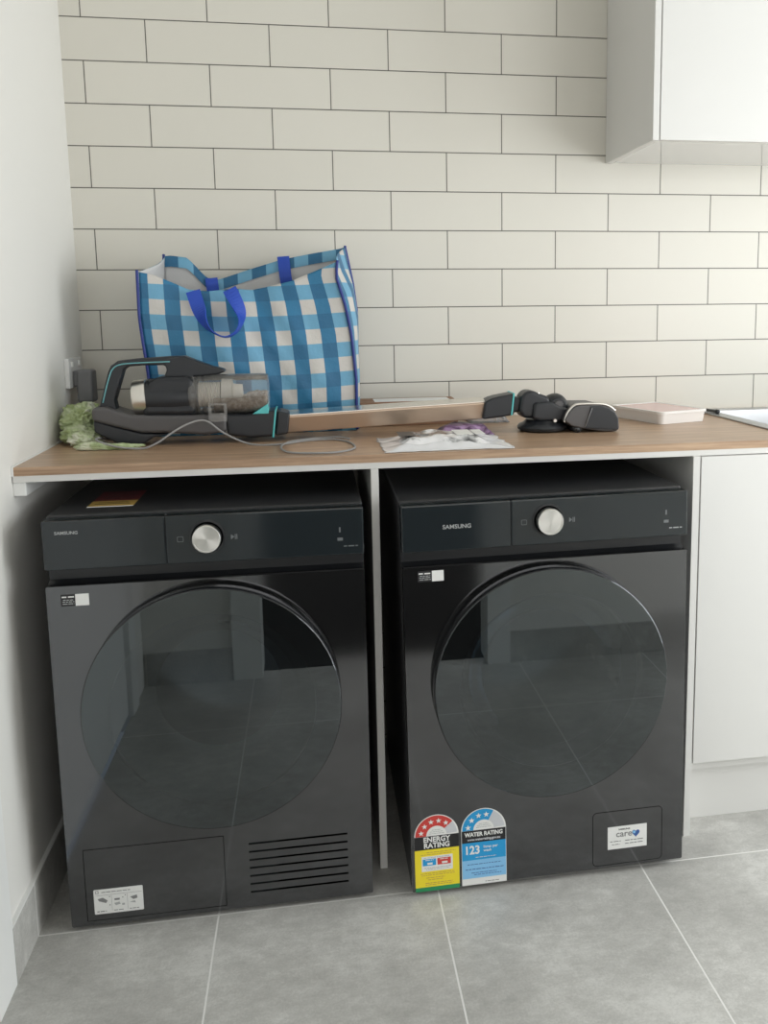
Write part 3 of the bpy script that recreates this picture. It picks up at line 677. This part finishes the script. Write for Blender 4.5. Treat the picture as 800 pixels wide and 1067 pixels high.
vp(lathe('swivel_plate', [(0, 0), (.052, 0), (.060, .004), (.062, .010), (.058, .016), (.048, .020), (.040, .028), (0, .028)], 'vacblack', seg=56, loc=(1.136, -.325, .9325), rot=(0, 0, 0)))
vp(lathe('joint_pin', [(0, 0), (.004, 0), (.004, .012), (0, .012)], 'silver', seg=16, loc=(1.152, -.372, .962), rot=(pi/2, 0, 0)))
vp(lathe('joint_pin', [(0, 0), (.0035, 0), (.0035, .010), (0, .010)], 'silver', seg=16, loc=(1.119, -.350, 1.018), rot=(0, 0, 0)))
hd = [(1.172, .962), (1.182, .982), (1.196, .995), (1.210, .9985), (1.262, .9975), (1.282, .992), (1.298, .981), (1.307, .966), (1.309, .940), (1.304, .9335), (1.270, .9335), (1.225, .941), (1.192, .948)]
vp(prism('floor_head', hd, -.395, -.270, 'vacgrey', bw=.006))
tr = catmull([(1.1735, -.388, .958), (1.181, -.388, .980), (1.196, -.388, .9965), (1.212, -.388, 1.0005), (1.262, -.388, .9995), (1.284, -.388, .994), (1.300, -.388, .982)], 8)
vp(tubeo('silver_trim', tr, .0032, 'silver', seg=8))
vp(prism('end_cover', [(1.236, .9955), (1.262, .9955), (1.281, .990), (1.296, .979), (1.305, .964), (1.306, .937), (1.222, .943)], -.3975, -.385, 'vacblack', bw=.002))
vp(tubeo('cover_seam', [(1.239, -.3985, .992), (1.222, -.3985, .946)], .0009, 'cable', seg=6))
bm = bmesh.new()
tube(bm, [(1.205, -.392, .9405), (1.205, -.276, .9405)], .0085, 16)
vp(fin('head_wheel', bm, 'blackplastic', None, True))

# ------------------------------------------------------------------ gingham shopping bag
bag = empty('shopping_bag', (.44, -.145, ZT)); tag(bag, 'large blue and white gingham woven shopping bag standing against the tiles', 'bag')
def lerp(tab, x):
    if x <= tab[0][0]: return tab[0][1]
    for (a, u), (b, v) in zip(tab, tab[1:]):
        if x <= b: return u+(v-u)*(x-a)/(b-a)
    return tab[-1][1]
fL = [(.932, .209), (.991, .206), (1.092, .201), (1.158, .194), (1.216, .189), (1.322, .190)]        # x of front left seam by z
fR = [(.932, .688), (.986, .688), (1.058, .689), (1.172, .680), (1.241, .667), (1.310, .647), (1.345, .651)]
fT = [(.190, 1.322), (.222, 1.316), (.264, 1.298), (.299, 1.281), (.342, 1.277), (.406, 1.283), (.442, 1.279), (.479, 1.286), (.546, 1.301), (.591, 1.319), (.651, 1.345)]
bT = [(.229, 1.366), (.245, 1.367), (.283, 1.362), (.300, 1.345), (.312, 1.330), (.330, 1.311), (.357, 1.308), (.435, 1.334), (.514, 1.358), (.593, 1.373), (.664, 1.385), (.677, 1.389)]
bL = [(.932, .215), (1.10, .215), (1.25, .222), (1.366, .229)]
bR = [(.932, .690), (1.05, .693), (1.159, .697), (1.224, .703), (1.30, .694), (1.389, .677)]
NS, NT = 60, 44
def sheet(fn, nu, nv, uvf):
    bm = bmesh.new(); uvl = bm.loops.layers.uv.new('UVMap'); G = [[bm.verts.new(fn(i/nu, j/nv)) for j in range(nv+1)] for i in range(nu+1)]
    for i in range(nu):
        for j in range(nv):
            f = bm.faces.new((G[i][j], G[i+1][j], G[i+1][j+1], G[i][j+1]))
            for l, (a, b) in zip(f.loops, ((i, j), (i+1, j), (i+1, j+1), (i, j+1))): l[uvl].uv = uvf(a/nu, b/nv, G[a][b].co)
    return bm
def front(s, t):
    top = lerp(fT, .190+s*.461); z = .9335+(top-.9335)*t
    xl, xr = lerp(fL, z), lerp(fR, z); x = xl+(xr-xl)*s
    y = -.222 - .016*sin(pi*s)*sin(pi*min(1, t*1.05)) + .008*noise.noise(Vector((x*9, z*5, 1)))*min(1, t*3)*sin(pi*s)*2 + .006*noise.noise(Vector((x*22+z*14, z*9, 4)))*sin(pi*s)
    y += .018*t*t*sin(pi*s)
    return (x, y, z)
def back(s, t):
    top = lerp(bT, .229+s*.448); z = .9335+(top-.9335)*t
    xl, xr = lerp(bL, z), lerp(bR, z); x = xl+(xr-xl)*s
    y = -.070 + .010*noise.noise(Vector((x*8, z*5, 11)))*sin(pi*s)
    dip = math.exp(-((x-.27)/.05)**2)*max(0, t-.75)*-.05
    return (x, y+dip, z)
def side(s, t, right):
    a = Vector(front(1 if right else 0, t)); b = Vector(back(1 if right else 0, t)); p = a.lerp(b, s)
    fold = sin(pi*s)*(.012 if right else -.006)*(1 if right else 1)
    if t > .80: fold -= sin(pi*s)*(.02*(t-.8)/.2)*(1 if right else -1)
    return (p.x+fold, p.y, p.z)
def uvflat(s, t, co): return (co.x, co.z)
def uvfront(s, t, co): return (.19+s*.485, co.z+.010*sin(3*s)-(.012 if s > .6 else 0)*0)
def bagsheet(name, bm, flip=False):
    bmesh.ops.recalc_face_normals(bm, faces=bm.faces)
    me = bpy.data.meshes.new(name); bm.to_mesh(me); bm.free(); o = link(name, me, ['gingham', 'baglining'], None, True)
    md = o.modifiers.new('lining', 'SOLIDIFY'); md.thickness = .0012; md.offset = -1; md.material_offset = 1; md.material_offset_rim = 0
    return par(o, bag)
def mk(name, fn, nu, nv, uvf, want):
    bm = sheet(fn, nu, nv, uvf); bm.normal_update()
    avg = sum((f.normal for f in bm.faces), Vector())
    if avg.dot(Vector(want)) < 0: bmesh.ops.reverse_faces(bm, faces=bm.faces)
    me = bpy.data.meshes.new(name); bm.to_mesh(me); bm.free(); o = link(name, me, ['gingham', 'baglining'], None, True)
    md = o.modifiers.new('lining', 'SOLIDIFY'); md.thickness = .0012; md.offset = -1; md.material_offset = 1; md.material_offset_rim = 0
    return par(o, bag)
mk('front_panel', front, NS, NT, uvfront, (0, -1, 0))
mk('back_panel', back, NS, NT, lambda s, t, co: (co.x+.03, co.z), (0, 1, 0))
mk('side_panel', lambda s, t: side(s, t, True), 12, NT, lambda s, t, co: (.684+s*.15, co.z), (1, 0, 0))
mk('side_panel', lambda s, t: side(s, t, False), 12, NT, lambda s, t, co: (.684+s*.15, co.z), (-1, 0, 0))
def botf(s, t):
    a = Vector(front(s, 0)); b = Vector(back(s, 0)); return a.lerp(b, t)+Vector((0, 0, -.0008))
mk('base_panel', botf, 20, 6, lambda s, t, co: (co.x, co.y), (0, 0, -1))
# turned hem on the back rim (outer fabric folded over the lining)
bm = bmesh.new(); uvl = bm.loops.layers.uv.new('UVMap'); prev = None
for i in range(NS+1):
    s = i/NS; p = Vector(back(s, 1)); q = Vector((p.x, p.y-.0035, p.z-.026)); r = Vector((p.x, p.y-.0025, p.z+.001)); t_ = Vector((p.x, p.y+.002, p.z+.001))
    cur = [bm.verts.new(v) for v in (q, r, t_)]
    if prev:
        for a in range(2):
            f = bm.faces.new((prev[a], cur[a], cur[a+1], prev[a+1]))
            for l in f.loops: l[uvl].uv = (l.vert.co.x*1.0+.02, .010)
    prev = cur
me = bpy.data.meshes.new('hem'); bm.to_mesh(me); bm.free(); par(link('hem', me, 'gingham', None, True), bag)
# piping down the seams
def seam(fn, s, ext=0.0):
    pts = [Vector(fn(s, t/20)) for t in range(21)]; pts[0].z = .9362
    if ext: pts.append(pts[-1]+Vector((0, 0, ext)))
    return pts
for fn, s, off, ext in ((front, 0, (-.002, -.003, 0), .004), (front, 1, (.001, -.003, 0), .003), (back, 0, (-.002, .002, 0), .006), (back, 1, (.001, .002, 0), .005)):
    pts = [p+Vector(off) for p in seam(fn, s, ext)]
    par(tubeo('piping', pts, .0034, 'piping', seg=8), bag)
# webbing handles
def ribbon(name, pts, wd, hw, th=.0012):
    bm = bmesh.new(); P_ = catmull(pts, 8); Wd = catmull(wd, 8); n = len(P_); rows = []
    for i in range(n):
        t = (P_[min(i+1, n-1)]-P_[max(i-1, 0)]).normalized(); wv = Wd[i]-t*Wd[i].dot(t); wv.normalize(); nn = t.cross(wv).normalized()
        rows.append([bm.verts.new(P_[i]+wv*hw*a+nn*th*b) for a, b in ((-1, -1), (1, -1), (1, 1), (-1, 1))])
    for a, b in zip(rows, rows[1:]):
        for k in range(4): bm.faces.new((a[k], a[(k+1) % 4], b[(k+1) % 4], b[k]))
    bm.faces.new(rows[0]); bm.faces.new(list(reversed(rows[-1])))
    return par(fin(name, bm, 'webbing', None, False), bag)
ribbon('handle', [(.312, -.2235, 1.277), (.322, -.236, 1.245), (.336, -.250, 1.208), (.357, -.262, 1.182), (.385, -.266, 1.169), (.410, -.262, 1.181), (.421, -.254, 1.205), (.418, -.243, 1.235), (.396, -.226, 1.281)],
       [(1, 0, .1), (1, -.1, .1), (.6, -.8, .1), (.15, -1, .1), (0, -1, .1), (-.05, -1, .1), (-.25, -1, .05), (-.8, -.6, 0), (-1, 0, -.3)], .0165)
ribbon('handle', [(.340, -.076, 1.312), (.342, -.086, 1.30), (.344, -.086, 1.28), (.346, -.082, 1.24), (.39, -.082, 1.18), (.45, -.082, 1.17), (.505, -.082, 1.21), (.526, -.084, 1.28), (.524, -.088, 1.32), (.520, -.076, 1.366)],
       [(1, 0, 0)]*3+[(1, 0, .2), (0, 0, 1), (0, 0, 1), (-.6, 0, 1), (-1, 0, 0), (-1, 0, 0), (-1, 0, 0)], .0150)

# ------------------------------------------------------------------ power point, charger, cable
so = empty('power_point', (0, -.12, 1.085)); tag(so, 'white double power point on the left wall above the worktop', 'power socket')
par(bev(boxo('plate', (0, -.178, 1.049), (.011, -.063, 1.121), 'socket'), .002), so)
for yy in (-.160, -.094): par(boxo('rocker', (.0112, yy, 1.100), (.0145, yy+.012, 1.112), 'white'), so)
ch = empty('charger', (.04, -.13, 1.05)); tag(ch, 'dark grey plug-in charger block in the left wall socket', 'charger')
par(bev(boxo('plug', (.0115, -.150, 1.052), (.034, -.112, 1.090), 'adapter'), .003, 3), ch)
bm = bmesh.new(); box(bm, (.020, -.158, 1.012), (.057, -.106, 1.092)); par(bev(fin('charger_body', bm, 'adapter'), .007, 4), ch)
cpts = [(.040, -.132, 1.0125), (.055, -.125, .985), (.115, -.130, .9365), (.128, -.20, .9350), (.129, -.28, .9360), (.120, -.335, .9465), (.113, -.385, .9555), (.118, -.410, .9540), (.141, -.421, .9460), (.171, -.424, .9385), (.216, -.422, .9350), (.247, -.420, .947), (.268, -.415, .961), (.299, -.405, .979), (.330, -.396, .989), (.352, -.394, .985), (.385, -.400, .960), (.440, -.41, .9350), (.504, -.43, .9345), (.567, -.385, .9345), (.625, -.378, .9345), (.660, -.43, .9345), (.668, -.52, .9345), (.630, -.568, .9345), (.577, -.570, .9345), (.528, -.545, .9345), (.511, -.469, .9345), (.530, -.395, .9348), (.589, -.350, .9345), (.640, -.372, .938), (.662, -.40, .9375)]
par(tubeo('cable', catmull(cpts, 8), .0022, 'cable', seg=8), ch)

# ------------------------------------------------------------------ cloth
def blob(name, c, r, m, lumps, freq, seed, sub=5):
    bm = bmesh.new(); bmesh.ops.create_icosphere(bm, subdivisions=sub, radius=1)
    for v in bm.verts:
        d = v.co.normalized(); n1 = noise.noise(d*1.7+Vector((seed, 0, 0))); n2 = noise.noise(d*freq+Vector((0, seed, 0)))
        cell = noise.voronoi(d*freq*.9+Vector((seed, seed, 0)))[0]; f = 1+.28*n1+lumps*n2+.16*(.45-cell[0])
        v.co = Vector((d.x*r[0], d.y*r[1], d.z*r[2]))*f+Vector(c)
        v.co.z = max(v.co.z, ZT+.0006)
        v.co.x = max(v.co.x, .0055)
    return fin(name, bm, m, None, True)
bm = bmesh.new()
parts = []
for c, r, s in (((.046, -.25, .985), (.042, .06, .034), 2.1), ((.064, -.26, .996), (.028, .05, .028), 5.3), ((.058, -.275, .955), (.046, .06, .026), 9.7), ((.075, -.335, .948), (.034, .035, .018), 14.2), ((.160, -.402, .9375), (.050, .013, .007), 18.8), ((.105, -.400, .940), (.034, .014, .009), 23.4)):
    o = blob('tmp', c, r, 'cloth', .22, 5.5, s, 5); bm.from_mesh(o.data); bpy.data.objects.remove(o)
me = bpy.data.meshes.new('cloth'); bm.to_mesh(me); bm.free()
cloth = link('cleaning_cloth', me, 'cloth', None, True); tag(cloth, 'crumpled pale green towelling cloth in the worktop corner behind the vacuum', 'cloth')

# ------------------------------------------------------------------ cardboard parcel, packet, film, tub
cbx = empty('cardboard_box', (.84, -.10, ZT), (0, 0, 0)); tag(cbx, 'flat brown cardboard box with white label behind the silver vacuum tube', 'box')
o = boxo('carton', (-.14, -.055, .0004), (.115, .055, .062), 'card', cbx, bw=.0015)
boxo('label', (-.10, -.045, .0620), (.098, .035, .0625), 'white', cbx)
boxo('tape', (-.14, -.006, .0620), (-.101, .012, .0624), 'card', cbx)
# clear film scrap right of the box
def crumple(name, x0, x1, y0, y1, h, m, seed, amp, nx=40, ny=24, edge=.0015, mats=None, th=.0):
    bm = bmesh.new(); G = []
    for i in range(nx+1):
        row = []
        for j in range(ny+1):
            u, v = i/nx, j/ny; x = x0+(x1-x0)*u; y = y0+(y1-y0)*v
            e = min(1, 5*min(u, 1-u, v*.9, (1-v)*.9)); e = e*e*(3-2*e)
            z = ZT+edge+h*e + amp*e*(noise.noise(Vector((x*24, y*30, seed)))+.5*abs(noise.noise(Vector((x*60+y*30, y*55, seed+3)))))
            jx = .008*noise.noise(Vector((u*3, v*7, seed+8))); jy = .010*noise.noise(Vector((u*8, v*3, seed+9)))
            row.append(bm.verts.new((x+jx, y+jy, max(z, ZT+.0012))))
        G.append(row)
    for i in range(nx):
        for j in range(ny): bm.faces.new((G[i][j], G[i+1][j], G[i+1][j+1], G[i][j+1]))
    o = fin(name, bm, m, None, True); md = o.modifiers.new('t', 'SOLIDIFY'); md.thickness = .0006; md.offset = -1
    return o
o = crumple('plastic_wrap', .985, 1.09, -.16, -.05, .030, 'film', 3.3, .014, 26, 18); tag(o, 'scrap of clear plastic wrap lying right of the cardboard box', 'wrap')
pk = empty('document_packet', (.865, -.49, ZT)); tag(pk, 'clear plastic packet of black and white papers near the worktop front edge', 'packet')
body = par(crumple('papers', .752, .980, -.560, -.385, .0190, 'packet', 7.1, .005, 60, 40), pk)
par(crumple('plastic_sleeve', .726, 1.004, -.585, -.375, .0080, 'sleeve', 5.2, .006, 64, 40), pk)
par(boxo('white_label', (.893, -.515, ZT+.0222), (.930, -.430, ZT+.0228), 'white'), pk); par(boxo('white_label', (.935, -.510, ZT+.0222), (.957, -.436, ZT+.0228), 'white'), pk)
bm = bmesh.new(); box(bm, (.766, -.505, ZT+.0222), (.802, -.435, ZT+.0228)); par(fin('dark_print', bm, 'black_print'), pk)
o = crumple('purple_sachet', .868, 1.005, -.372, -.292, .020, 'purple', 12.4, .007, 36, 20); tag(o, 'crinkled purple sachet behind the clear document packet', 'sachet')
# white tub with pink film lid
a = math.atan2(.0435, .142)
tb = empty('plastic_tub', (1.450, -.305, ZT), (0, 0, a)); tag(tb, 'shallow white rectangular tub with pinkish translucent lid beside the sink', 'tub')
TW, TD, TH = .153, .205, .033
bm = bmesh.new()
def rr(x0, y0, x1, y1, r, z, n=5): return [bm.verts.new((p[0], p[1], z)) for p in rect(x0, y0, x1, y1, r, n)]
q = [rr(.004, .004, TW-.004, TD-.004, .012, .0005), rr(0, 0, TW, TD, .014, .026), rr(-.003, -.003, TW+.003, TD+.003, .016, .027), rr(-.003, -.003, TW+.003, TD+.003, .016, TH), rr(.004, .004, TW-.004, TD-.004, .012, TH), rr(.007, .007, TW-.007, TD-.007, .010, TH-.003)]
bm.faces.new(q[0])
for x, y in zip(q, q[1:]):
    for i in range(len(x)): bm.faces.new((x[i], x[(i+1) % len(x)], y[(i+1) % len(y)], y[i]))
fin('tub_base', bm, 'tub', tb)
bm = bmesh.new(); q = rr(.0075, .0075, TW-.0075, TD-.0075, .010, TH-.0028); q2 = rr(.0075, .0075, TW-.0075, TD-.0075, .010, TH-.0012)
bm.faces.new(q); bm.faces.new(q2)
for i in range(len(q)): bm.faces.new((q[i], q[(i+1) % len(q)], q2[(i+1) % len(q)], q2[i]))
fin('tub_lid', bm, 'tublid', tb)['label'] = 'pinkish translucent film lid'

# ------------------------------------------------------------------ pieces that belong to a part
def nest(root, child, parent):
    base = lambda o: o.name.split('.')[0]
    ps = [o for o in root.children if base(o) == parent]
    for c in [o for o in root.children if base(o) == child]:
        p_ = min(ps, key=lambda q: (sum((Vector(b) for b in q.bound_box), Vector())/8+q.location-sum((Vector(b) for b in c.bound_box), Vector())/8-c.location).length)
        c.parent = p_; c.matrix_parent_inverse = p_.matrix_basis.inverted()
bpy.context.view_layer.update()
for c, p_ in (('teal_stripe', 'handle'), ('filter', 'dust_bin'), ('filter_core', 'dust_bin'), ('dust', 'dust_bin'), ('teal_catch', 'dust_bin'), ('bin_latch', 'dust_bin'),
              ('silver_trim', 'floor_head'), ('end_cover', 'floor_head'), ('cover_seam', 'floor_head'), ('head_wheel', 'floor_head'), ('pivot_cap', 'ball_joint'), ('tube_top', 'tube')):
    nest(vac, c, p_)
nest(bag, 'hem', 'back_panel'); nest(so, 'rocker', 'plate'); nest(pk, 'white_label', 'papers'); nest(pk, 'dark_print', 'papers')
